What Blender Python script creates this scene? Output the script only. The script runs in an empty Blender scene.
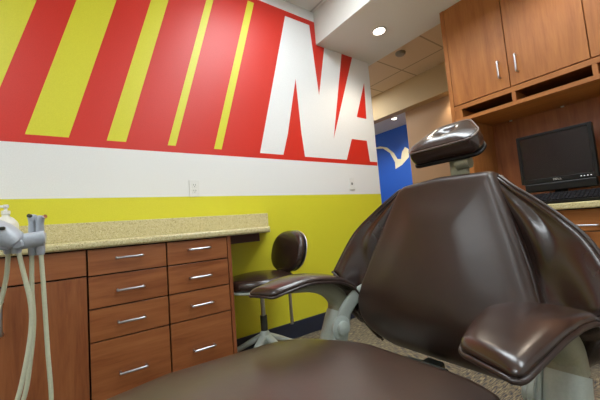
import bpy, bmesh, math
from mathutils import Vector, Matrix, noise
C = bpy.context.scene.collection
PI = math.pi
# ------------------------------------------------------------------ materials
def lin(c):
    return tuple(((v/255)/12.92 if v/255 <= .04045 else ((v/255+.055)/1.055)**2.4) for v in c) + (1,)
def base_mat(name):
    m = bpy.data.materials.new(name); m.use_nodes = True
    nt = m.node_tree; b = nt.nodes['Principled BSDF']
    return m, nt, b
def N(nt, t, **kw):
    n = nt.nodes.new(t)
    for k, v in kw.items(): setattr(n, k, v)
    return n
def coords(nt, scale=(1,1,1), rot=(0,0,0)):
    t = N(nt, 'ShaderNodeTexCoord'); m = N(nt, 'ShaderNodeMapping')
    m.inputs['Scale'].default_value = scale; m.inputs['Rotation'].default_value = rot
    nt.links.new(t.outputs['Object'], m.inputs['Vector'])
    return m.outputs['Vector']
def ramp(nt, fac, stops):
    r = N(nt, 'ShaderNodeValToRGB')
    while len(r.color_ramp.elements) < len(stops): r.color_ramp.elements.new(.5)
    for e, (p, c) in zip(r.color_ramp.elements, stops): e.position = p; e.color = lin(c)
    nt.links.new(fac, r.inputs['Fac']); return r.outputs['Color']
def bump(nt, b, h, strength=.1, dist=.002):
    n = N(nt, 'ShaderNodeBump'); n.inputs['Strength'].default_value = strength; n.inputs['Distance'].default_value = dist
    nt.links.new(h, n.inputs['Height']); nt.links.new(n.outputs['Normal'], b.inputs['Normal'])
def plain(name, c, rough=.5, metal=0, spec=.5, grain=0, gscale=200, coat=0):
    m, nt, b = base_mat(name)
    b.inputs['Roughness'].default_value = rough; b.inputs['Metallic'].default_value = metal
    b.inputs['Specular IOR Level'].default_value = spec
    b.inputs['Coat Weight'].default_value = coat; b.inputs['Coat Roughness'].default_value = .12
    n = N(nt, 'ShaderNodeTexNoise'); n.inputs['Scale'].default_value = gscale; n.inputs['Detail'].default_value = 3
    nt.links.new(coords(nt), n.inputs['Vector'])
    d = [max(0, v-4) for v in c]; u = [min(255, v+4) for v in c]
    nt.links.new(ramp(nt, n.outputs['Fac'], [(.3, d), (.7, u)]), b.inputs['Base Color'])
    if grain: bump(nt, b, n.outputs['Fac'], grain, .001)
    return m
def wood(name, dark, mid, light, axis, rough=.35, spec=.5):
    m, nt, b = base_mat(name)
    s = {'x': (1.2, 14, 14), 'z': (14, 14, 1.2), 'y': (14, 1.2, 14)}[axis]
    v = coords(nt, s)
    n = N(nt, 'ShaderNodeTexNoise'); n.inputs['Scale'].default_value = 1.6; n.inputs['Detail'].default_value = 8; n.inputs['Roughness'].default_value = .62
    n.inputs['Distortion'].default_value = .6
    nt.links.new(v, n.inputs['Vector'])
    v2 = coords(nt, tuple(q*6 for q in s))
    n2 = N(nt, 'ShaderNodeTexNoise'); n2.inputs['Scale'].default_value = 1.5; n2.inputs['Detail'].default_value = 4
    nt.links.new(v2, n2.inputs['Vector'])
    mx = N(nt, 'ShaderNodeMath', operation='MULTIPLY_ADD'); mx.inputs[1].default_value = .3
    nt.links.new(n2.outputs['Fac'], mx.inputs[0]); nt.links.new(n.outputs['Fac'], mx.inputs[2])
    nt.links.new(ramp(nt, mx.outputs[0], [(.42, dark), (.65, mid), (.88, light)]), b.inputs['Base Color'])
    b.inputs['Roughness'].default_value = rough; b.inputs['Specular IOR Level'].default_value = spec
    return m
def speckle(name, base, dark, light):
    m, nt, b = base_mat(name)
    v = N(nt, 'ShaderNodeTexVoronoi'); v.inputs['Scale'].default_value = 260
    nt.links.new(coords(nt), v.inputs['Vector'])
    sep = N(nt, 'ShaderNodeSeparateColor'); nt.links.new(v.outputs['Color'], sep.inputs['Color'])
    nt.links.new(ramp(nt, sep.outputs['Red'], [(0, dark), (.12, dark), (.2, base), (.8, base), (.9, light)]), b.inputs['Base Color'])
    b.inputs['Roughness'].default_value = .3
    return m
def leather(name, c, c2, rough=.33, coat=.0):
    m, nt, b = base_mat(name)
    n = N(nt, 'ShaderNodeTexNoise'); n.inputs['Scale'].default_value = 9; n.inputs['Detail'].default_value = 5
    nt.links.new(coords(nt), n.inputs['Vector'])
    nt.links.new(ramp(nt, n.outputs['Fac'], [(.3, c), (.7, c2)]), b.inputs['Base Color'])
    g = N(nt, 'ShaderNodeTexVoronoi'); g.inputs['Scale'].default_value = 420
    nt.links.new(coords(nt), g.inputs['Vector'])
    mx = N(nt, 'ShaderNodeMath', operation='MULTIPLY_ADD'); mx.inputs[1].default_value = .05
    nt.links.new(g.outputs['Distance'], mx.inputs[0]); nt.links.new(n.outputs['Fac'], mx.inputs[2])
    bump(nt, b, mx.outputs[0], .16, .005)
    b.inputs['Roughness'].default_value = rough; b.inputs['Specular IOR Level'].default_value = .6
    b.inputs['Coat Weight'].default_value = coat; b.inputs['Coat Roughness'].default_value = .22
    return m
def carpet(name):
    m, nt, b = base_mat(name)
    br = N(nt, 'ShaderNodeTexNoise'); br.inputs['Scale'].default_value = 1; br.inputs['Detail'].default_value = 3
    nt.links.new(coords(nt, (24, 170, 1)), br.inputs['Vector'])
    st = N(nt, 'ShaderNodeTexNoise'); st.inputs['Scale'].default_value = 1; st.inputs['Detail'].default_value = 2
    nt.links.new(coords(nt, (170, 24, 1)), st.inputs['Vector'])
    ch = N(nt, 'ShaderNodeTexChecker'); ch.inputs['Scale'].default_value = 2; nt.links.new(coords(nt), ch.inputs['Vector'])
    mix = N(nt, 'ShaderNodeMix'); mix.data_type = 'FLOAT'
    nt.links.new(ch.outputs['Fac'], mix.inputs[0]); nt.links.new(br.outputs['Fac'], mix.inputs[2]); nt.links.new(st.outputs['Fac'], mix.inputs[3])
    nt.links.new(ramp(nt, mix.outputs[0], [(.36, (48, 52, 64)), (.44, (88, 82, 74)), (.55, (124, 112, 90)), (.66, (158, 146, 116))]), b.inputs['Base Color'])
    b.inputs['Roughness'].default_value = .95
    bump(nt, b, mix.outputs[0], .5, .004)
    return m
def tiles(name, c, grid, sx, sy):
    m, nt, b = base_mat(name)
    br = N(nt, 'ShaderNodeTexBrick'); br.offset = 0; br.squash = 1
    br.inputs['Scale'].default_value = 1; br.inputs['Brick Width'].default_value = sx; br.inputs['Row Height'].default_value = sy
    br.inputs['Mortar Size'].default_value = .010; br.inputs['Mortar Smooth'].default_value = 0
    br.inputs['Color1'].default_value = lin(c); br.inputs['Color2'].default_value = lin(c); br.inputs['Mortar'].default_value = lin(grid)
    nt.links.new(coords(nt), br.inputs['Vector']); nt.links.new(br.outputs['Color'], b.inputs['Base Color'])
    b.inputs['Roughness'].default_value = .9
    return m
def glow(name, c, s):
    m, nt, b = base_mat(name)
    b.inputs['Base Color'].default_value = (.8, .8, .8, 1)
    b.inputs['Emission Color'].default_value = c; b.inputs['Emission Strength'].default_value = s
    return m
WHITE = plain('white_paint', (236, 236, 234), .42)
RED = plain('red_paint', (214, 46, 31), .42)
YEL = plain('yellow_paint', (222, 216, 52), .42)
BLUE = plain('blue_paint', (28, 92, 200), .5)
CREAM = plain('cream_paint', (240, 236, 205), .5)
BEIGE = plain('beige_paint', (190, 160, 114), .6)
GREYP = plain('soffit_paint', (222, 222, 216), .7)
CEIL = tiles('ceiling_tile', (216, 216, 210), (178, 178, 172), .61, .61)
HCEIL = tiles('hall_ceiling_tile', (222, 196, 160), (176, 150, 118), .61, .61)  # warm light of the hall put into the tile colour
CARPET = carpet('carpet')
NAVY = plain('navy_vinyl', (38, 44, 62), .45)
WX = wood('cherry_wood_across', (132, 73, 38), (156, 93, 52), (172, 108, 64), 'x')
WZ = wood('cherry_wood_upright', (124, 67, 37), (148, 87, 50), (164, 102, 60), 'z')
WY = wood('honey_wood_across', (138, 84, 42), (158, 100, 52), (171, 112, 58), 'y', .45, .3)
WZ2 = wood('honey_wood_upright', (138, 84, 42), (158, 100, 52), (171, 112, 58), 'z', .45, .3)
WDK = plain('dark_wood', (74, 38, 24), .5)
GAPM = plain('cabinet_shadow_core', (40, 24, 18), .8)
QUARTZ = speckle('beige_quartz', (208, 196, 146), (180, 164, 114), (222, 212, 170))
STEEL = plain('brushed_steel', (196, 196, 200), .28, metal=1)
CHROME = plain('chrome', (215, 215, 220), .12, metal=1)
GREY = plain('grey_plastic', (176, 184, 176), .38)
GREY2 = plain('taupe_plastic', (140, 138, 116), .35)
LGREY = plain('pale_grey_plastic', (176, 182, 190), .3)
DGREY = plain('dark_grey_metal', (62, 64, 58), .4, metal=.3)
LEATH = leather('brown_leather', (48, 32, 25), (57, 39, 30), .40, .0)
LEATHB = leather('brown_seat_leather', (56, 40, 32), (66, 48, 38), .30, .5)
LEATHS = leather('brown_leather_glossy', (46, 31, 26), (54, 37, 31), .26, .35)
LEATHD = leather('brown_leather_edge', (40, 27, 23), (48, 32, 27), .35)
BLACK = plain('black_plastic', (14, 14, 15), .4, spec=.3)
SCREEN = plain('dark_screen', (26, 19, 19), .25, spec=.4)
HOSE = plain('hose', (206, 208, 180), .4)
CLEARW = plain('milky_plastic', (232, 230, 218), .35)
OFFW = plain('offwhite_plastic', (232, 232, 228), .4)
SLOT = plain('outlet_slot', (120, 120, 116), .6)
WARM = glow('downlight_lamp', (1, .9, .75, 1), 14)
PANEL = glow('panel_lamp', (.88, .96, 1, 1), 12)
LED = glow('button_lamp', (.9, .9, 1, 1), .8)
# ------------------------------------------------------------------ mesh helpers
def bx(bm, x0, x1, y0, y1, z0, z1, bev=0, seg=2):
    r = bmesh.ops.create_cube(bm, size=1)
    vs = r['verts']
    for v in vs:
        v.co = Vector((x0 + (v.co.x+.5)*(x1-x0), y0 + (v.co.y+.5)*(y1-y0), z0 + (v.co.z+.5)*(z1-z0)))
    if bev:
        es = list({e for v in vs for e in v.link_edges})
        bmesh.ops.bevel(bm, geom=es, offset=bev, segments=seg, affect='EDGES', profile=.5)
def box(*a, **k):
    bm = bmesh.new(); bx(bm, *a, **k); return bm
def catmull(pts, n=8):
    P = [Vector(p) for p in pts]; out = []
    for i in range(len(P)-1):
        a = P[max(i-1, 0)]; b = P[i]; c = P[i+1]; d = P[min(i+2, len(P)-1)]
        for k in range(n):
            t = k/n
            out.append(.5*((2*b)+(c-a)*t+(2*a-5*b+4*c-d)*t*t+(3*b-a-3*c+d)*t**3))
    out.append(P[-1]); return out
def tube(bm, pts, r, n=10, closed=False):
    P = [Vector(p) for p in pts]; L = len(P); rings = []; prev = None
    for i, p in enumerate(P):
        t = (P[(i+1) % L] - P[i-1]) if closed else (P[min(i+1, L-1)] - P[max(i-1, 0)])
        t.normalize()
        if prev is None:
            u = t.orthogonal().normalized()
        else:
            u = (prev - t*prev.dot(t)).normalized()
        prev = u; w = t.cross(u)
        rr = r[i] if isinstance(r, (list, tuple)) else r
        rings.append([bm.verts.new(p + (u*math.cos(2*PI*k/n) + w*math.sin(2*PI*k/n))*rr) for k in range(n)])
    for i in range(L if closed else L-1):
        a, b = rings[i], rings[(i+1) % L]
        for k in range(n):
            bm.faces.new((a[k], a[(k+1) % n], b[(k+1) % n], b[k]))
    if not closed:
        bm.faces.new(rings[0][::-1]); bm.faces.new(rings[-1])
def cyl(bm, p0, p1, r, n=20, r2=None):
    tube(bm, [p0, p1], [r, r if r2 is None else r2], n)
def lathe(bm, c, prof, n=28, axis='z'):
    c = Vector(c); rings = []
    for r, h in prof:
        ring = []
        for k in range(n):
            a = 2*PI*k/n; u, w = r*math.cos(a), r*math.sin(a)
            off = {'z': (u, w, h), 'y': (u, h, w), 'x': (h, u, w)}[axis]
            ring.append(bm.verts.new(c + Vector(off)))
        rings.append(ring)
    for a, b in zip(rings, rings[1:]):
        for k in range(n): bm.faces.new((a[k], a[(k+1) % n], b[(k+1) % n], b[k]))
    bm.faces.new(rings[0][::-1]); bm.faces.new(rings[-1])
def prism(bm, poly, z0, z1, mapf=None):
    mapf = mapf or (lambda x, y, z: (x, y, z))
    a = [bm.verts.new(mapf(x, y, z0)) for x, y in poly]; b = [bm.verts.new(mapf(x, y, z1)) for x, y in poly]
    n = len(poly)
    for i in range(n): bm.faces.new((a[i], a[(i+1) % n], b[(i+1) % n], b[i]))
    bm.faces.new(a[::-1]); bm.faces.new(b)
def roundpoly(pts, rad, seg=8, per=6):
    out = []; n = len(pts)
    for i in range(n):
        p = Vector(pts[i]); a = Vector(pts[i-1]); b = Vector(pts[(i+1) % n])
        r = rad[i] if isinstance(rad, (list, tuple)) else rad
        da, db = (a-p), (b-p); la, lb = da.length, db.length; da.normalize(); db.normalize()
        ang = da.angle(db); t = min(r/math.tan(ang/2), .49*la, .49*lb)
        s, e = p+da*t, p+db*t
        for k in range(seg+1):
            q = k/seg; out.append((s*(1-q)**2 + p*2*q*(1-q) + e*q*q))
    # resample evenly-ish along straight runs
    res = []
    for i in range(len(out)):
        a, b = out[i], out[(i+1) % len(out)]
        k = max(1, int((b-a).length/.03))
        for j in range(k): res.append(a.lerp(b, j/k))
    return res
def pillow(outline, thick, rr, dome, back_dome, mapf, dome_fn=None, rings=9):
    """closed cushion: outline in (s,v); n is height; rounded rim radius rr"""
    bm = bmesh.new(); n = len(outline)
    c = sum((Vector(p) for p in outline), Vector((0, 0)))/n
    h = thick/2
    levels = []
    for k in range(rings, 0, -1):      # back, from centre out
        t = k/rings; levels.append((rr, t, -h - back_dome*(1-(1-t)**2)))
    for k in range(0, 13):             # rim
        a = -PI/2 + PI*k/12
        levels.append((rr*(1-math.cos(a)), 0, h*math.sin(a)))
    for k in range(1, rings+1):
        t = k/rings; levels.append((rr, t, h + dome*(1-(1-t)**2)))
    sm = lambda t: (lambda q: q*q*(3-2*q))(min(1, t*1.8))
    R = []
    for d, t, w in levels:
        ring = []
        if t >= .999:
            s, v = c; ring = [bm.verts.new(mapf(s, v, w + (dome_fn(s, v) if dome_fn and w > 0 else 0)))]
        else:
            for p in outline:
                p = Vector(p); dr = (c-p); q = p + dr.normalized()*d; q = q.lerp(c, t)
                ring.append(bm.verts.new(mapf(q.x, q.y, w + (dome_fn(q.x, q.y)*sm(t) if dome_fn and w > 0 else 0))))
        R.append(ring)
    for a, b in zip(R, R[1:]):
        if len(a) == 1:
            for i in range(n): bm.faces.new((a[0], b[(i+1) % n], b[i]))
        elif len(b) == 1:
            for i in range(n): bm.faces.new((a[i], a[(i+1) % n], b[0]))
        else:
            for i in range(n): bm.faces.new((a[i], a[(i+1) % n], b[(i+1) % n], b[i]))
    return bm
def grid_solid(f, nu, nv, thick):
    """f(u,v)->(point); solid sheet offset along its normal"""
    bm = bmesh.new()
    P = [[Vector(f(i/nu, j/nv)) for j in range(nv+1)] for i in range(nu+1)]
    def nrm(i, j):
        a = P[min(i+1, nu)][j]-P[max(i-1, 0)][j]; b = P[i][min(j+1, nv)]-P[i][max(j-1, 0)]
        q = a.cross(b); return q.normalized() if q.length > 1e-9 else Vector((0, 0, 1))
    A = [[None]*(nv+1) for _ in range(nu+1)]; B = [[None]*(nv+1) for _ in range(nu+1)]
    for i in range(nu+1):
        for j in range(nv+1):
            q = nrm(i, j); e = min(i, nu-i, j, nv-j)
            k = thick*(.35 if e == 0 else (.8 if e == 1 else 1))
            A[i][j] = bm.verts.new(P[i][j]+q*k/2); B[i][j] = bm.verts.new(P[i][j]-q*k/2)
    for i in range(nu):
        for j in range(nv):
            bm.faces.new((A[i][j], A[i+1][j], A[i+1][j+1], A[i][j+1]))
            bm.faces.new((B[i][j], B[i][j+1], B[i+1][j+1], B[i+1][j]))
    for i in range(nu):
        bm.faces.new((A[i][0], B[i][0], B[i+1][0], A[i+1][0])); bm.faces.new((A[i][nv], A[i+1][nv], B[i+1][nv], B[i][nv]))
    for j in range(nv):
        bm.faces.new((A[0][j], A[0][j+1], B[0][j+1], B[0][j])); bm.faces.new((A[nu][j], B[nu][j], B[nu][j+1], A[nu][j+1]))
    return bm
def loft(path, halfw, halft, n=32, ex=4.0, side=Vector((0, 1, 0))):
    """sweep a superellipse along a path; caps at both ends"""
    bm = bmesh.new(); P = [Vector(p) for p in path]; L = len(P); R = []
    for i, p in enumerate(P):
        t = (P[min(i+1, L-1)]-P[max(i-1, 0)]).normalized()
        if isinstance(side, list): s = side[i].normalized()
        else: s = (side - t*side.dot(t)).normalized()
        u = s.cross(t).normalized()
        ring = []
        for k in range(n):
            a = 2*PI*k/n; ca, sa = math.cos(a), math.sin(a)
            x = math.copysign(abs(ca)**(2/ex), ca)*halfw[i]; y = math.copysign(abs(sa)**(2/ex), sa)*halft[i]
            ring.append(bm.verts.new(p + s*x + u*y))
        R.append(ring)
    for a, b in zip(R, R[1:]):
        for k in range(n): bm.faces.new((a[k], a[(k+1) % n], b[(k+1) % n], b[k]))
    bm.faces.new(R[0][::-1]); bm.faces.new(R[-1])
    return bm
OFF = {}
def obj(name, bm, mats, parent=None, smooth=False, autosm=None):
    bmesh.ops.recalc_face_normals(bm, faces=bm.faces[:])
    off = OFF.get(parent, Vector((0, 0, 0))) if parent else Vector((0, 0, 0))
    if off.length: bmesh.ops.translate(bm, verts=bm.verts[:], vec=-off)
    me = bpy.data.meshes.new(name); bm.to_mesh(me); bm.free()
    for m in (mats if isinstance(mats, list) else [mats]): me.materials.append(m)
    if smooth:
        for p in me.polygons: p.use_smooth = True
        if autosm: me.set_sharp_from_angle(angle=math.radians(autosm))
    o = bpy.data.objects.new(name, me); C.objects.link(o)
    if parent: o.parent = parent; OFF[o] = off
    return o
def tag(o, label=None, cat=None, group=None, kind=None):
    if label: o['label'] = label
    if cat: o['category'] = cat
    if group: o['group'] = group
    if kind: o['kind'] = kind
    return o
def thing(name, label, cat, loc, group=None):
    o = bpy.data.objects.new(name, None); C.objects.link(o); o.location = loc; o.empty_display_size = .05
    OFF[o] = Vector(loc)
    return tag(o, label, cat, group)
def struct(name, bm, mats, label=None):
    o = obj(name, bm, mats); o['kind'] = 'structure'
    if label: o['label'] = label
    return o
def dup(root, dloc, label, group=None):
    r = root.copy(); C.objects.link(r); r.location = root.location + Vector(dloc); r['label'] = label
    if group: r['group'] = group
    for ch in list(root.children):
        c = ch.copy(); C.objects.link(c); c.parent = r
        for g in list(ch.children):
            d = g.copy(); C.objects.link(d); d.parent = c
    return r
# ------------------------------------------------------------------ setting
YW = 2.12; XE = 2.578; ZC = 2.88; ZS = 2.56
struct('floor', box(-1.9, 5.2, -1.9, 4.6, -.05, 0), CARPET)
# mural wall: painted shapes as thin layers of one wall
bm = bmesh.new()
bx(bm, -1.9, XE, YW, YW+.12, 0, ZC)
for f in bm.faces: f.material_index = 0
def paint(poly, layer, mi):
    before = set(bm.faces)
    prism(bm, poly, YW-.0006*layer, YW+.01, lambda x, z, y: (x, y, z))
    for f in set(bm.faces)-before: f.material_index = mi
paint([(-1.9, 0), (XE, 0), (XE, 1.137), (-1.9, 1.137)], 1, 2)
paint([(-1.9, 1.435), (2.566, 1.435), (XE, 1.7), (XE, ZS), (1.86, ZS), (1.86, 2.785), (-1.9, 2.785)], 1, 1)
k = .284
def stripe(x0, x1, top=2.742):
    h = top-1.48
    paint([(x0, 1.48), (x1, 1.48), (x1+k*h, top), (x0+k*h, top)], 2, 2)
stripe(-1.02, -.74); stripe(-.66, -.377); stripe(-.216, -.031); stripe(.150, .251); stripe(.493, .543); stripe(.807, .864)
paint([(1.18, 1.475), (1.528, 2.735), (1.798, 2.737), (1.845, 2.065), (1.962, ZS), (2.19, ZS), (1.98, 1.665), (2.338, ZS), (XE, ZS), (XE, 1.8),
       (2.567, 1.473), (2.459, 1.473), (2.44, 1.691), (2.223, 1.689), (2.127, 1.473), (1.623, 1.473), (1.605, 1.674), (1.588, 2.171), (1.46, 1.659), (1.399, 1.475)], 2, 0)
paint([(2.485, 2.318), (2.324, 1.927), (2.466, 1.925)], 3, 1)
struct('wall_left', bm, [WHITE, RED, YEL])
struct('baseboard_left', box(.73, XE, YW-.014, YW, 0, .125, bev=.003), NAVY)
struct('ceiling', box(-1.9, 2.6, -1.9, 4.6, ZC, ZC+.05), CEIL)
struct('ceiling_hall', box(2.6, 5.2, -1.9, 4.6, ZC, ZC+.05), HCEIL)
struct('trim_1', box(1.86, 2.64, -1.9, YW+.12, ZS, ZC), GREYP, 'pale grey dropped ceiling beam with recessed lights')
struct('wall_right', box(2.94, 3.06, -1.9, 1.245, 0, ZC), WHITE)
struct('wall_front', box(-1.9, 2.94, -1.9, -1.78, 0, ZC), WHITE)
struct('wall_back', box(-1.9, -1.78, -1.78, YW, 0, ZC), WHITE)
# hall beyond the opening
struct('trim_2', box(4.0, 4.15, .6, 4.6, 2.48, ZC), BEIGE, 'beige bulkhead across the hall')
struct('trim_3', box(4.15, 5.2, .6, 4.6, 2.48, 2.54), GREYP, 'lower ceiling of the alcove beyond the hall')
struct('wall_hall', box(4.15, 4.48, .6, 2.785, 0, 2.48), plain('tan_paint', (182, 142, 102), .6))
bm = bmesh.new(); bx(bm, 4.72, 4.82, 2.5, 4.6, 0, 2.48)
for f in bm.faces: f.material_index = 0
before = set(bm.faces)
curve = [(3.95, 2.18), (3.79, 2.178), (3.628, 2.147), (3.484, 2.029), (3.397, 1.846), (3.402, 1.721), (3.26, 1.765), (3.106, 1.872), (3.099, 2.009), (3.163, 2.06),
         (3.233, 1.988), (3.268, 1.872), (3.339, 1.888), (3.399, 2.009), (3.537, 2.144), (3.692, 2.201), (3.95, 2.215)]
curve = [(y*4.72/4.6, .9+(z-.9)*4.72/4.6) for y, z in curve]
prism(bm, curve, 4.719, 4.73, lambda y, z, x: (x, y, z))
for f in set(bm.faces)-before: f.material_index = 1
struct('wall_alcove', bm, [BLUE, CREAM])
struct('wall_end', box(XE-.12, 5.2, 4.48, 4.6, 0, ZC), BEIGE)
struct('wall_hall_near', box(3.06, 5.2, .48, .6, 0, ZC), BEIGE)
struct('wall_hall_back', box(XE-.12, XE, YW+.12, 4.48, 0, ZC), WHITE)

# ------------------------------------------------------------------ lamps
def downlight(x, y, z, label, group=None, power=60, spot=2.2, warm=(1, .86, .68), k=1):
    t = thing('recessed_downlight', label, 'ceiling light', (x, y, z), group)
    bm = bmesh.new(); lathe(bm, (x, y, z), [(r*k, h) for r, h in ((.050, 0), (.066, 0), (.064, -.005), (.055, -.007), (.050, -.004))], 40)
    bmesh.ops.delete(bm, geom=[f for f in bm.faces if len(f.verts) > 4], context='FACES_ONLY')
    obj('trim_ring', bm, OFFW, t, True)
    bm = bmesh.new(); lathe(bm, (x, y, z-.003), [(.001, .001), (.050*k, .001), (.050*k, -.001), (.001, -.001)], 32)
    obj('lens', bm, WARM, t)
    l = bpy.data.lights.new('downlight_beam', 'SPOT'); l.energy = power; l.spot_size = spot; l.spot_blend = .7; l.color = warm; l.shadow_soft_size = .05
    lo = bpy.data.objects.new('downlight_beam', l); C.objects.link(lo); lo.location = (0, 0, -.02); lo.parent = t
    return t
d1 = downlight(2.233, 1.675, ZS, 'round recessed light glowing in the dropped beam by the mural letters', power=22)
downlight(2.2, .42, ZS, 'added unseen recessed light in the dropped beam above the wooden wall cabinets', power=12)  # assumed lamp out of view, added to light the cabinet fronts and chair
downlight(4.24, 3.06, 2.48, 'small recessed light in the low alcove ceiling by the blue wall', power=26, k=.75)
downlight(4.075, 1.97, 2.48, 'recessed light washing the beige hall wall', power=20, k=.75)
def troffer(x, y, label):
    t = thing('troffer_light', label, 'ceiling light', (x, y, ZC), 'square ceiling panel lights')
    bm = bmesh.new()
    for a in ((-.31, .31, -.61, -.585), (-.31, .31, .585, .61), (-.31, -.285, -.585, .585), (.285, .31, -.585, .585)):
        bx(bm, x+a[0], x+a[1], y+a[2], y+a[3], ZC-.02, ZC-.001)
    obj('frame', bm, OFFW, t)
    obj('diffuser', box(x-.284, x+.284, y-.584, y+.584, ZC-.014, ZC-.002), PANEL, t)
    return t
t0 = troffer(1.22, 1.0, 'ceiling panel light nearest the mural wall')
dup(t0, (-2.3, -.7, 0), 'added unseen ceiling panel light toward the left end of the mural wall')  # extra out-of-view lamp added to even the light on the left
dup(t0, (-.1, -1.7, 0), 'added unseen ceiling panel light over the right side of the room')  # unseen panel added to lift the light on this side
dup(t0, (2.2, 2.75, 0), 'added ceiling panel light hidden in the hall beyond the cabinets')  # made-up lamp kept out of sight to brighten the hall

# ------------------------------------------------------------------ base cabinets along the mural wall
YF = 1.72
def pull(parent, x0, x1, z, y=YF, name='handle'):
    bm = bmesh.new(); p = .028
    tube(bm, catmull([(x0, y, z), (x0, y-p+.006, z), (x0+.008, y-p, z), (x1-.008, y-p, z), (x1, y-p+.006, z), (x1, y, z)], 4), .0055, 10)
    return obj(name, bm, STEEL, parent, True)
def pull_v(parent, y0, z0, z1, x, m=STEEL):   # upright pull on a face looking to -X
    bm = bmesh.new(); p = .03
    tube(bm, catmull([(x, y0, z0), (x-p+.006, y0, z0), (x-p, y0, z0+.008), (x-p, y0, z1-.008), (x-p+.006, y0, z1), (x, y0, z1)], 4), .006, 10)
    return obj('handle', bm, m, parent, True)
def carcass(t, x0, x1):
    bm = bmesh.new(); bx(bm, x0, x1, YF+.02, YW-.001, .10, .858); bx(bm, x0, x1, YF+.08, YW-.001, 0, .10)
    return obj('body', bm, GAPM, t)
def drawer_unit(x0, x1, label, group, end=False):
    t = thing('drawer_cabinet', label, 'cabinet', (x0, YF, 0), group)
    carcass(t, x0, x1)
    g = .005
    for z0, z1, zh in ((.736, .853, .806), (.588, .73, .656), (.442, .582, .510), (.11, .436, .282)):
        d = obj('drawer', box(x0+g*.6, x1-g*.6-(.022 if end else 0), YF, YF+.0195, z0, z1, bev=.0015), WX, t)
        c = (x0+x1-(.022 if end else 0))/2
        pull(d, c-.054, c+.054, zh)
    if end: obj('end_panel', box(x1-.020, x1+.001, YF+.002, YW-.001, 0, .858, bev=.001), WZ, t)
    return t
drawer_unit(.031, .369, 'cherry wood cabinet of four drawers between the door unit and end drawers', 'drawer cabinets under the mural')
drawer_unit(.370, .722, 'cherry wood four drawer cabinet at the right end beside the knee space', 'drawer cabinets under the mural', True)
t = thing('door_cabinet', 'cherry wood cabinet with wide drawer over a door, behind the hanging hoses', 'cabinet', (-.63, YF, 0))
carcass(t, -.63, .030)
for x0, x1, hx in ((-.293, .027, -.25), (-.627, -.299, -.34)):
    obj('drawer', box(x0, x1, YF, YF+.0195, .740, .853, bev=.0015), WX, t)
    d = obj('door', box(x0, x1, YF, YF+.0195, .11, .733, bev=.0015), WZ, t)
    bm = bmesh.new(); p = .03
    tube(bm, catmull([(hx, YF, .56), (hx, YF-p+.006, .56), (hx, YF-p, .568), (hx, YF-p, .674), (hx, YF-p+.006, .682), (hx, YF, .682)], 4), .0055, 10)
    obj('handle', bm, STEEL, d, True)
# countertop
t = thing('countertop', 'long speckled beige countertop with backsplash along the mural wall', 'countertop', (0, 1.9, .859))
bm = bmesh.new()
prism(bm, [(-1.2, 1.695), (.972, 1.695), (.985, 1.708), (1.2, YW-.001), (-1.2, YW-.001)], .859, .895)
es = [e for e in bm.edges if abs(e.verts[0].co.y-1.695) < .002 and abs(e.verts[1].co.y-1.695) < .002 and abs(e.verts[0].co.z-e.verts[1].co.z) < 1e-4]
bmesh.ops.bevel(bm, geom=es, offset=.013, segments=4, affect='EDGES', profile=.5)
obj('slab', bm, QUARTZ, t)
obj('backsplash', box(-1.2, 1.199, YW-.021, YW-.001, .8951, .997, bev=.002), QUARTZ, t)
obj('apron', box(.7235, .955, 1.80, 1.82, .805, .8588), WDK, t)
# outlets
t = thing('wall_outlet', 'white double socket outlet on the mural wall above the countertop', 'outlet', (.651, YW, 1.192))
obj('plate', box(.615, .687, YW-.008, YW-.002, 1.135, 1.25, bev=.003), OFFW, t)
for zc in (1.212, 1.173):
    bm = bmesh.new(); bx(bm, .634, .668, YW-.0105, YW-.007, zc-.014, zc+.014, bev=.001); s = obj('socket', bm, OFFW, t)
    bm = bmesh.new()
    for dx in (-.007, .007): bx(bm, .651+dx-.0015, .651+dx+.0015, YW-.0115, YW-.010, zc-.001, zc+.009)
    cyl(bm, (.651, YW-.0115, zc-.007), (.651, YW-.010, zc-.007), .0028, 10)
    obj('slot', bm, SLOT, s)
t = thing('wall_outlet', 'narrow white wall plate near the right end of the mural wall', 'outlet', (2.162, YW, 1.237))
obj('plate', box(2.127, 2.197, YW-.008, YW-.002, 1.18, 1.295, bev=.003), OFFW, t)
bm = bmesh.new(); bx(bm, 2.152, 2.172, YW-.0095, YW-.007, 1.228, 1.250); obj('jack', bm, SLOT, t)
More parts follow.
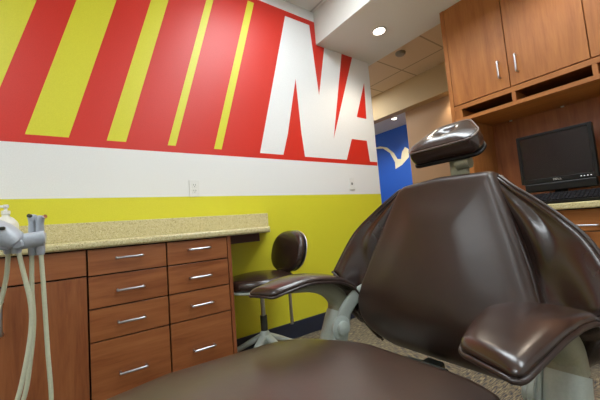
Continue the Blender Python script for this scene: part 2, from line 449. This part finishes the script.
# ------------------------------------------------------------------ stool
def stool():
    X, Y = .955, 1.82
    t = thing('clinic_stool', 'brown padded stool with round back on grey star base by the countertop end', 'stool', (X, Y, 0))
    bm = bmesh.new(); lathe(bm, (X, Y, 0), [(.02, .14), (.036, .145), (.04, .17), (.036, .215), (.024, .235), (.02, .24)], 24)
    obj('hub', bm, GREY, t, True, 40)
    for i in range(5):
        a = math.radians(-4 + 72*i); d = Vector((math.cos(a), math.sin(a), 0)); c = Vector((X, Y, 0)); R = .262
        pts = [c+d*.02+Vector((0, 0, .20)), c+d*.10+Vector((0, 0, .165)), c+d*.19+Vector((0, 0, .12)), c+d*R+Vector((0, 0, .095))]
        P = catmull(pts, 5); L = len(P)
        b = loft(P, [.026-.012*i/(L-1) for i in range(L)], [.020-.008*i/(L-1) for i in range(L)], 16, 2.6, d.cross(Vector((0, 0, 1))))
        leg = obj('leg', b, GREY, t, True, 50)
        w = bmesh.new(); e = c+d*(R-.02); s = d.cross(Vector((0, 0, 1)))
        for q in (-.016, .016):
            cyl(w, e+s*(q-.008)+Vector((0, 0, .0265)), e+s*(q+.008)+Vector((0, 0, .0265)), .026, 20)
        cyl(w, e+Vector((0, 0, .03)), e+Vector((0, 0, .095)), .006, 10)
        obj('caster', w, BLACK, leg, True, 40)
    bm = bmesh.new(); cyl(bm, (X, Y, .22), (X, Y, .33), .022, 24); obj('cylinder_cover', bm, DGREY, t, True, 40)
    bm = bmesh.new(); cyl(bm, (X, Y, .33), (X, Y, .50), .014, 20); obj('piston', bm, STEEL, t, True, 40)
    bm = box(X-.1, X+.20, Y-.05, Y+.05, .490, .508, bev=.004); obj('seat_plate', bm, DGREY, t)
    out = [Vector((X-.005+.225*math.cos(2*PI*i/64), Y+.205*math.sin(2*PI*i/64))) for i in range(64)]
    b = pillow([Vector((X, Y)).lerp(p, .985) for p in out], .014, .006, 0, 0, lambda s, v, n: (s, v, .513+n)); obj('seat_shell', b, GREY, t, True)
    b = pillow(out, .070, .034, .022, .0, lambda s, v, n: (s, v, .551+n)); obj('seat', b, LEATHS, t, True)
    # back on an upright bar at the right side
    bm = bmesh.new(); tube(bm, catmull([(X+.22, Y+.01, .22), (X+.22, Y+.01, .5), (X+.225, Y+.01, .6), (X+.235, Y+.01, .68)], 6), .011, 14)
    obj('back_bar', bm, STEEL, t, True)
    out = [Vector((.185*math.copysign(abs(math.cos(2*PI*i/64))**.85, math.cos(2*PI*i/64)), .138*math.copysign(abs(math.sin(2*PI*i/64))**.85, math.sin(2*PI*i/64)))) for i in range(64)]
    def mp(s, v, n):
        return (X+.215-n+.26*v, Y+.0+s, .715+v)
    b = pillow(out, .05, .025, .014, .004, mp); bk = obj('backrest', b, LEATHS, t, True)
    b = pillow([p*1.0 for p in out], .008, .004, 0, 0, lambda s, v, n: mp(s, v, n-.034)); obj('back_shell', b, STEEL, t, True)
stool()
# ------------------------------------------------------------------ dental chair
YC = .59
def chair():
    t = thing('dental_chair', 'large brown leather dental chair with headrest and padded armrests', 'dental chair', (.45, YC, 0))
    # base
    bm = bmesh.new(); prism(bm, [tuple(p) for p in roundpoly([(-.35, YC-.22), (.62, YC-.22), (.62, YC+.22), (-.35, YC+.22)], .12)], 0.0, .06)
    obj('base', bm, GREY, t)
    bm = bmesh.new(); prism(bm, [tuple(p) for p in roundpoly([(-.05, YC-.12), (.38, YC-.12), (.38, YC+.12), (-.05, YC+.12)], .06)], .06, .42)
    obj('lift_column', bm, GREY, t)
    bm = bmesh.new(); bx(bm, -.45, .60, YC-.17, YC+.17, .40, .465, bev=.015); obj('seat_frame', bm, DGREY, t)
    # seat
    ol = roundpoly([(.695, YC-.36), (.685, YC+.08), (.56, YC+.27), (.2, YC+.31), (-.1, YC+.26), (-.9, YC+.2), (-.9, YC-.2), (-.1, YC-.29)], [.16, .2, .18, .1, .2, .12, .12, .2])
    def ms(s, v, n): return (s, v, .506+n)
    b = pillow(ol, .085, .045, .008, 0, ms, rings=12); obj('seat_cushion', b, LEATHB, t, True)
    # hinge bracket seen between seat and back
    bm = bmesh.new(); bx(bm, .56, .92, YC-.02, YC+.04, .39, .435, bev=.008); cyl(bm, (.825, YC-.075, .440), (.825, YC+.045, .440), .021, 24); cyl(bm, (.825, YC-.079, .440), (.825, YC-.074, .440), .013, 16)
    obj('back_hinge', bm, DGREY, t, True, 40)
    # backrest
    U = Vector((.332, 0, .943)); NN = Vector((-.943, 0, .332)); B0 = Vector((.885, YC, .475))
    def mb(s, v, n):
        k = .05*(max(0, .10-v)/.10)**2          # lower roll curls under
        return B0 + U*v + NN*(n - k) + Vector((0, s, 0))
    ol = roundpoly([(-.176, .568), (0, .578), (.166, .562), (.252, .33), (.316, .12), (.285, .01), (.19, -.03), (-.19, -.03), (-.285, .01), (-.312, .12), (-.256, .33)], [.03, .3, .05, .3, .15, .10, .12, .12, .10, .15, .3])
    def puff(s, v): return .026*max(0, 1-(s/.30)**2)*math.sin(PI*min(1, max(0, (v+.03)/.60)))
    b = pillow(ol, .10, .036, .004, 0, mb, puff, rings=18); bk = obj('backrest_cushion', b, LEATH, t, True)
    b = pillow([(p*.93) + Vector((0, .02)) for p in ol], .03, .015, 0, .01, lambda s, v, n: mb(s, v, n-.07)); obj('back_shell', b, GREY, t, True)
    # wings
    for sg, nm in ((1, 'left'), (-1, 'right')):
        inner = catmull([mb(sg*.155, .55, -.0), mb(sg*.205, .42, -.0), mb(sg*.262, .25, 0), mb(sg*.290, .10, -.0)], 8)
        outer = catmull([Vector((1.055, YC+sg*.178, 1.0)), Vector((1.02, YC+sg*.234, .953)), Vector((1.003, YC+sg*.282, .915)), Vector((.975, YC+sg*.346, .858)), Vector((.955, YC+sg*.397, .795)), Vector((.905, YC+sg*.452, .675))], 8)
        def ev(c, v):
            q = v*(len(c)-1); i = min(int(q), len(c)-2); return c[i].lerp(c[i+1], q-i)
        def fw(u, v, sg=sg, inner=inner, outer=outer):
            a, b2 = ev(inner, v), ev(outer, v); p = a.lerp(b2, u)
            sn = math.sin(PI*u)
            bul = -.012*sn*v
            fold = .010*sn*math.sin(6.0*u-3.2*v+.4) + .006*sn*v*math.sin(8*v+9*u) + .003*math.sin(PI*min(1, u*1.3))*math.sin(21*v+6*u)*v
            return p + NN*(bul+fold) + Vector((0, sg*.0, 0))
        b = grid_solid(fw, 34, 56, .022); w = obj('back_wing', b, LEATHS, t, True)
        # lower gusset of the wing down to the armrest
        q0 = catmull([mb(sg*.290, .10, 0), mb(sg*.285, .04, .0), mb(sg*.265, -.03, -.015)], 6)
        q1 = catmull([Vector((.905, YC+sg*.452, .675)), Vector((.90, YC+sg*.425, .60)), Vector((.90, YC+sg*.345, .535))], 6)
        def fg(u, v, q0=q0, q1=q1):
            p = ev(q0, v).lerp(ev(q1, v), u); return p + NN*(.018*math.sin(PI*u)*math.sin(PI*(.15+.8*v)) + .006*math.sin(9*u+3*v))
        b = grid_solid(fg, 16, 14, .024); obj('wing_gusset', b, LEATHS, w, True)
        bm = bmesh.new(); tube(bm, [fw(i/20, 1)+NN*.012 for i in range(21)], .0045, 8); obj('gusset_seam', bm, LEATHD, w, True)
        bm = bmesh.new(); tube(bm, [ev(outer, i/24)-NN*.0 for i in range(25)] + [ev(q1, i/8) for i in range(1, 9)], .0055, 10)
        obj('piping', bm, LEATHD, w, True)
        bm = bmesh.new(); tube(bm, [ev(inner, i/24)+NN*.026+Vector((0, sg*.010, 0)) for i in range(25)], .0045, 8); obj('seam', bm, LEATHD, w, True)
    # headrest
    hc = Vector((1.125, YC-.003, 1.158)); th = math.radians(37)
    Uh = Vector((math.cos(th), 0, math.sin(th))); Nh = Vector((-math.sin(th), 0, math.cos(th)))
    def mh(s, v, n): return hc + Uh*v + Nh*n + Vector((0, s, 0))
    ol = roundpoly([(-.125, -.085), (.125, -.085), (.135, -.03), (.07, .095), (-.062, .092), (-.132, -.03)], [.03, .03, .05, .06, .06, .06])
    def dip(s, v): return -.020*math.exp(-((s+.0)**2+(v-.02)**2)/.0012)
    b = pillow(ol, .066, .018, .014, 0, mh, dip, rings=14); hr = obj('headrest_cushion', b, LEATHS, t, True)
    b = bmesh.new(); tube(b, [mh(p.x*.965, p.y*.965, .0275) for p in ol], .0028, 8, closed=True); obj('piping', b, plain('piping_grey', (120, 104, 96), .5), hr, True)
    b = pillow([p*1.0 for p in ol], .012, .005, 0, 0, lambda s, v, n: mh(s, v, n-.036)); obj('headrest_shell', b, BLACK, hr, True)
    bm = bmesh.new(); bx(bm, 1.105, 1.125, YC-.068, YC-.005, .92, 1.11, bev=.005); cyl(bm, (1.108, YC-.08, 1.065), (1.108, YC-.035, 1.065), .022, 24)
    obj('headrest_post', bm, GREY2, t, True, 40)
    # arms
    for sg in (1, -1):
        y = YC+sg*.352
        path = catmull([(.488, y, .673), (.55, y, .685), (.64, y, .696), (.72, y, .689), (.80, y, .671), (.872, y, .632), (.912, y, .566)], 8)
        L = len(path); hw, ht, sd = [], [], []
        for i in range(L):
            q = i/(L-1)
            w = .055+.015*min(1, q/.35) if q < .6 else .070-.016*(q-.6)/.4
            tip = (1-(1-min(1, q/.07))**2)**.5; hw.append(w*(.78+.22*tip)); ht.append(.0165*(.3+.7*min(1, q/.06))*(1 if q < .9 else 1-(q-.9)*5))
            sd.append(Vector((-.42*sg*max(0, 1-q/.45), 1, 0)))
        pad = obj('armrest_pad', loft(path, hw, ht, 40, 2.7, sd), LEATHS, t, True)
        bm = bmesh.new()
        a = [path[i]+sd[i].normalized()*hw[i]*1.0+Vector((0, 0, -.008)) for i in range(L)]; b2 = [path[i]-sd[i].normalized()*hw[i]*1.0+Vector((0, 0, -.008)) for i in range(L)]
        f = [path[0]+sd[0].normalized()*hw[0]*(1-2*j/8)+Vector((-.003, 0, -.006)) for j in range(1, 8)]
        tube(bm, a[::-1]+f+b2, .0045, 10); obj('piping', bm, LEATHD, pad, True)
        sp = catmull([(.60, y, .668), (.68, y, .664), (.75, y, .648), (.80, y, .618), (.825, y, .585), (.827, y, .545)], 8); L = len(sp)
        obj('arm_support', loft(sp, [.028+.006*i/(L-1) for i in range(L)], [.010+.036*(i/(L-1))**.9 for i in range(L)], 28, 2.8), GREY2, t, True, 60)
        sp = [(.827, y, .544), (.805, y, .49), (.775, y, .41), (.755, y, .33), (.745, y, .27)]; sp = catmull(sp, 4); L = len(sp)
        obj('arm_column', loft(sp, [.035+.010*i/(L-1) for i in range(L)], [.048+.016*i/(L-1) for i in range(L)], 28, 3), GREY, t, True, 60)
        bm = bmesh.new(); bx(bm, .55, .86, min(y, YC+sg*.1), max(y, YC+sg*.1), .27, .33, bev=.01); obj('arm_bracket', bm, GREY, t)
        yi = YC+sg*.300
        bm = bmesh.new(); lathe(bm, (.79, yi+sg*.012, .5), [(.043, 0), (.043, -.010*sg), (.038, -.014*sg), (.026, -.014*sg), (.026, -.026*sg), (.022, -.029*sg)], 32, 'y')
        obj('arm_pivot', bm, GREY, t, True, 40)
        lk = catmull([(.775, yi+sg*.014, .455), (.79, yi+sg*.014, .5), (.83, yi+sg*.010, .56), (.885, yi-sg*.0, .605), (.94, yi-sg*.04, .64)], 6); L = len(lk)
        obj('arm_link', loft(lk, [.009]*L, [.034-.010*i/(L-1) for i in range(L)], 20, 3), GREY, t, True, 60)
chair()
# ------------------------------------------------------------------ right wall: counter, cabinets, hutch
XF = 2.25
def base_unit(y1, y0, label):
    t = thing('base_cabinet', label, 'cabinet', (XF, (y0+y1)/2, 0), 'base cabinets under the computer counter')
    bm = bmesh.new(); bx(bm, XF+.02, 2.938, y0, y1, .10, .858); bx(bm, XF+.08, 2.938, y0, y1, 0, .10); obj('body', bm, GAPM, t)
    d = obj('drawer', box(XF, XF+.0195, y0+.003, y1-.003, .735, .853, bev=.0015), WY, t)
    yc = (y0+y1)/2; bm = bmesh.new(); p = .03
    tube(bm, catmull([(XF, yc-.05, .766), (XF-p+.006, yc-.05, .766), (XF-p, yc-.042, .766), (XF-p, yc+.042, .766), (XF-p+.006, yc+.05, .766), (XF, yc+.05, .766)], 4), .0055, 10)
    obj('handle', bm, STEEL, d, True)
    dr = obj('door', box(XF, XF+.0195, y0+.003, y1-.003, .11, .729, bev=.0015), WZ2, t)
    pull_v(dr, y1-.04, .56, .68, XF)
base_unit(1.22, .70, 'wooden base cabinet hidden behind the chair back')
base_unit(.70, .25, 'wooden base cabinet with steel handled drawer under the keyboard')
base_unit(.25, -.2, 'wooden base cabinet right of the keyboard drawer')
obj_ct = obj('countertop', box(2.215, 2.938, -1.2, 1.24, .860, .895, bev=.006), QUARTZ)
tag(obj_ct, 'beige countertop carrying the monitor beneath the wall cabinets', 'countertop')
t = thing('wall_cabinet', 'tall honey wood wall cabinet with doors over open pigeonholes and computer nook', 'cabinet', (2.5, 0, .8955))
YL = 1.25; YR = -1.3; XU = 2.5
bm = bmesh.new()
bx(bm, XU+.02, 2.938, YR, YL, 1.735, ZS-.001)      # box behind the doors
bx(bm, XU, 2.938, 1.13, YL, .8955, 1.60)         # left pier of the nook
bx(bm, XU, 2.938, 1.225, YL, 1.60, ZS-.001)
obj('body', bm, WZ2, t)
obj('side_panel', box(XU-.0005, 2.9375, YL+.0002, YL+.006, .8955, ZS-.001), WZ2, t)
obj('rail', box(XU, XU+.022, YR, 1.2248, 1.700, 1.7348), WY, t)
obj('shelf', box(XU, 2.938, YR, 1.2248, 1.604, 1.632), WY, t)
bm = bmesh.new(); bx(bm, 2.925, 2.9378, YR, 1.13, .8956, 1.6035); obj('back_panel', bm, WZ, t)
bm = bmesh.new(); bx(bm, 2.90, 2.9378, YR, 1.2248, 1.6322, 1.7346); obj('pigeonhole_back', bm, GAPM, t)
for yd in (.808, .386, -.036):
    obj('divider', box(XU+.002, 2.899, yd-.012, yd+.012, 1.632, 1.70), WZ2, t)
obj('divider', box(XU+.002, 2.899, 1.17, 1.2248, 1.632, 1.70), WZ2, t)
for y1, y0, hy in ((1.222, .822, .875), (.816, .400, .765), (.394, -.02, -.01+.05-.02), (-.026, -.44, -.08)):
    d = obj('door', box(XU, XU+.0195, y0, y1, 1.742, ZS-.004, bev=.0015), WZ2, t)
    pull_v(d, hy, 1.828, 1.945, XU)
for y in (.986, .65):
    bm = bmesh.new(); cyl(bm, (2.915, y, 1.604), (2.915, y, 1.597), .010, 14); obj('shelf_pin', bm, OFFW, t, True, 40)
# monitor
def monitor():
    X = 2.66
    t = thing('computer_monitor', 'black flat monitor with speaker bar standing in the wooden nook', 'monitor', (X+.06, .67, .8955))
    y0, y1 = .465, .882
    bm = bmesh.new(); bx(bm, X, X+.045, y0, y1, 1.045, 1.398, bev=.006); obj('housing', bm, BLACK, t)
    obj('screen', box(X-.002, X+.001, y0+.022, y1-.022, 1.078, 1.378), SCREEN, t)
    bm = bmesh.new()
    for a in ((y0, y0+.020, 1.047, 1.397), (y1-.020, y1, 1.047, 1.397), (y0+.02, y1-.02, 1.38, 1.397), (y0+.02, y1-.02, 1.047, 1.076)):
        bx(bm, X-.008, X+.002, a[0], a[1], a[2], a[3], bev=.002)
    obj('bezel', bm, BLACK, t)
    obj('speaker_bar', box(X-.015, X+.04, y0+.01, y1-.02, .985, 1.044, bev=.008), BLACK, t)
    bm = bmesh.new(); bx(bm, X+.05, X+.075, .64, .71, .91, 1.2, bev=.004); obj('stand', bm, BLACK, t)
    bm = bmesh.new(); bx(bm, X-.03, X+.18, .56, .79, .8956, .912, bev=.005); obj('foot', bm, BLACK, t)
    for i in range(4):
        bm = bmesh.new(); yb = y0+.035+i*.016; bx(bm, X-.0095, X-.007, yb-.0025, yb+.0025, 1.058, 1.0625); obj('button', bm, LED, t)
    # maker's word on the lower bezel, spelled with strokes
    bm = bmesh.new(); h = .011; w = .008; sw = .0018; z0 = 1.0565
    def bar(ya, za, yb, zb):  # local letter coordinates, y to the left
        bx(bm, X-.0088, X-.0078, min(ya, yb)-sw/2, max(ya, yb)+sw/2, min(za, zb)-sw/2, max(za, zb)+sw/2)
    y = .693
    def L(y): bar(y, z0, y, z0+h); bar(y, z0, y-w, z0)
    bar(y, z0, y, z0+h); bar(y, z0, y-w*.7, z0); bar(y, z0+h, y-w*.7, z0+h); bar(y-w, z0+.002, y-w, z0+h-.002)
    y -= .0125; bar(y, z0, y, z0+h); bar(y, z0, y-w, z0); bar(y, z0+h, y-w, z0+h); bar(y, z0+h/2, y-w*.8, z0+h/2)
    y -= .0125; L(y); y -= .0115; L(y)
    obj('logo', bm, OFFW, t)
monitor()
t = thing('keyboard', 'black keyboard propped up against the foot of the monitor', 'keyboard', (2.46, .62, .8955))
ka = math.radians(20); KO = Vector((2.46, 0, .8965))
def kb(x, y, z): return (KO.x + x*math.cos(ka) - z*math.sin(ka), y, KO.z + x*math.sin(ka) + z*math.cos(ka))
bm = box(0, .155, .42, .86, 0, .018, bev=.004)
for v in bm.verts: v.co = kb(*v.co)
obj('case', bm, BLACK, t)
KEY = plain('key_plastic', (24, 24, 30), .6, spec=.3)
bm = bmesh.new()
for r in range(5):
    for c in range(19): bx(bm, .010+r*.028, .010+r*.028+.023, .43+c*.0222, .43+c*.0222+.0185, .0185, .025)
for v in bm.verts: v.co = kb(*v.co)
obj('key_field', bm, KEY, t)
t = thing('computer_case', 'black computer case standing right of the monitor', 'computer', (2.74, .33, .8955))
obj('case', box(2.66, 2.90, .26, .40, .8957, 1.24, bev=.006), BLACK, t)
obj('front_panel', box(2.652, 2.659, .265, .395, .90, 1.235, bev=.002), plain('black_gloss', (30, 30, 32), .2), t)
# ------------------------------------------------------------------ delivery unit with hoses
UY = .92
def unit():
    t = thing('delivery_unit', 'pale grey instrument holder arm at the left edge in front of the cabinets', 'dental unit', (-1.77, 1.0, .925))
    bm = bmesh.new(); cyl(bm, (-1.779, 1.0, .925), (-1.765, 1.0, .925), .07, 28); obj('wall_plate', bm, LGREY, t, True, 40)
    bm = bmesh.new(); tube(bm, catmull([(-1.77, 1.0, .925), (-1.2, .99, .925), (-.6, .96, .93), (-.3, UY+.01, .938), (-.2, UY, .938)], 8), .022, 16); obj('arm', bm, LGREY, t, True)
    # control head
    sp = catmull([(-.26, UY+.01, .938), (-.19, UY+.005, .938), (-.145, UY, .932), (-.118, UY, .916), (-.106, UY, .906)], 6); L = len(sp)
    obj('control_head', loft(sp, [.05]*L, [.034-.018*(i/(L-1))**1.5 for i in range(L)], 28, 2.6), LGREY, t, True, 60)
    obj('slot', box(-.20, -.121, UY-.0525, UY-.04, .934, .941, bev=.002), DGREY, t)
    sp = catmull([(-.112, UY-.005, .907), (-.10, UY-.005, .908), (-.08, UY-.005, .910), (-.066, UY-.005, .912), (-.060, UY-.005, .912)], 5); L = len(sp)
    obj('instrument_holder', loft(sp, [.022]*L, [(.017 if .1 < i/(L-1) < .9 else .012) for i in range(L)], 24, 2.6), LGREY, t, True, 60)
    for x in (-.106, -.126):
        bm = bmesh.new(); lathe(bm, (x, UY-.032, .903), [(.011, .012), (.011, 0), (.008, -.003), (.003, -.003)], 20, 'y'); obj('knob', bm, LGREY, t, True, 40)
unit()
HL = [
 ('dental_handpiece', 'cream hose of the leftmost instrument, curving off the left edge', [(-.126, .905), (-.127, .866), (-.13, .829), (-.139, .782), (-.16, .70), (-.22, .60)], None),
 ('dental_handpiece', 'second cream hose from the left, bowing right then back left', [(-.108, .905), (-.098, .845), (-.087, .778), (-.086, .724), (-.095, .652), (-.113, .570), (-.15, .48), (-.25, .40)], None),
 ('air_water_syringe', 'grey syringe head on holder with hose crossing its left neighbour', [(-.0835, .930), (-.0855, .88), (-.086, .80), (-.084, .724), (-.091, .642), (-.103, .568), (-.14, .47), (-.24, .38)], (-.0835, .968)),
 ('dental_handpiece', 'short grey handpiece at the holder end with rightmost straight hose', [(-.0695, .930), (-.069, .89), (-.065, .796), (-.060, .663), (-.0555, .548), (-.065, .45), (-.13, .37), (-.24, .36)], (-.0695, .964))]
for i, (nm, lab, pts, head) in enumerate(HL):
    yy = UY-.005+(.024, -.012, .012, 0)[i]
    t = thing(nm, lab, 'dental instrument', (pts[0][0], yy, pts[0][1]))
    bm = bmesh.new(); P = [(x, yy, z) for x, z in pts]; P[-1] = (P[-1][0], yy+.06, P[-1][2]); P = P+[(-.42, yy+.05, P[-1][2]+.03), (-.60, yy+.045, .70), (-.70, yy+.045, .905)]
    tube(bm, catmull(P, 8), .0044, 12); obj('hose', bm, HOSE, t, True)
    bm = bmesh.new(); lathe(bm, (pts[0][0], yy, pts[0][1] if not head else .897), [(.0068, -.022), (.0085, -.018), (.0085, .004), (.006, .006)], 16); obj('connector', bm, LGREY, t, True, 40)
    if head:
        bm = bmesh.new(); x, z = head
        lathe(bm, (x, yy, 0), [(.0070, .918), (.0078, .932), (.0070, .946), (.0076, z-.014), (.0088, z-.007), (.0076, z-.002), (.003, z+.0)], 18); obj('grip', bm, LGREY, t, True, 40)
        bm = bmesh.new(); cyl(bm, (x+.002, yy, z-.006), (x+(-.006 if i == 2 else .0105), yy-.010, z-.003), .0042, 14); obj('button', bm, DGREY if i == 2 else CHROME, t, True, 40)
# pump bottle on the countertop
BX, BY = -.262, 1.90
t = thing('pump_bottle', 'milky pump bottle on the countertop behind the instrument holder', 'bottle', (BX, BY, .8955))
bm = bmesh.new(); lathe(bm, (BX, BY, .8956), [(.040, 0), (.044, .004), (.044, .10), (.040, .112), (.026, .130), (.014, .138), (.013, .150)], 32); obj('body', bm, CLEARW, t, True, 60)
bm = bmesh.new(); lathe(bm, (BX, BY, .8956), [(.016, .148), (.016, .164), (.006, .166), (.006, .176), (.011, .178), (.011, .19), (.006, .192)], 20)
tube(bm, [(BX, BY, 1.078), (BX-.05, BY-.01, 1.080), (BX-.062, BY-.01, 1.074)], .006, 10); obj('pump', bm, OFFW, t, True, 40)
# hall detector
bm = bmesh.new(); lathe(bm, (3.25, 2.16, ZC), [(.06, -.001), (.06, -.02), (.045, -.035), (.01, -.038)], 24)
tag(obj('ceiling_detector', bm, plain('detector', (165, 156, 138), .5), smooth=True, autosm=40), 'small round grey detector on the hall ceiling', 'detector')
bm = bmesh.new(); lathe(bm, (2.83, 2.30, ZC), [(.07, -.001), (.07, -.03), (.05, -.09), (.03, -.11), (.005, -.115)], 24)
tag(obj('hall_speaker', bm, DGREY, smooth=True, autosm=40), 'dark rounded fixture peeping past the mural wall edge under hall ceiling', 'fixture')
# ------------------------------------------------------------------ camera
cam = bpy.data.cameras.new('camera'); cam.sensor_width = 36; cam.sensor_fit = 'HORIZONTAL'; cam.lens = 309.479/600*36; cam.clip_start = .02
co = bpy.data.objects.new('camera', cam); C.objects.link(co)
r = Vector((.8113049, -.5792640, -.0789781)); u = Vector((.0208904, -.1062814, .9941166)); f = Vector((.5842499, .8081816, .0741255))
M = Matrix.Identity(4)
for i in range(3): M[i][0] = r[i]; M[i][1] = u[i]; M[i][2] = -f[i]
M.translation = (0, 0, .9); co.matrix_world = M
sc = bpy.context.scene; sc.camera = co
w = bpy.data.worlds.new('world'); w.use_nodes = True; w.node_tree.nodes['Background'].inputs[0].default_value = (.02, .02, .02, 1); sc.world = w
vs = sc.view_settings; vs.view_transform = 'Standard'; vs.look = 'None'; vs.gamma = 1; vs.use_curve_mapping = False; vs.exposure = 0.27
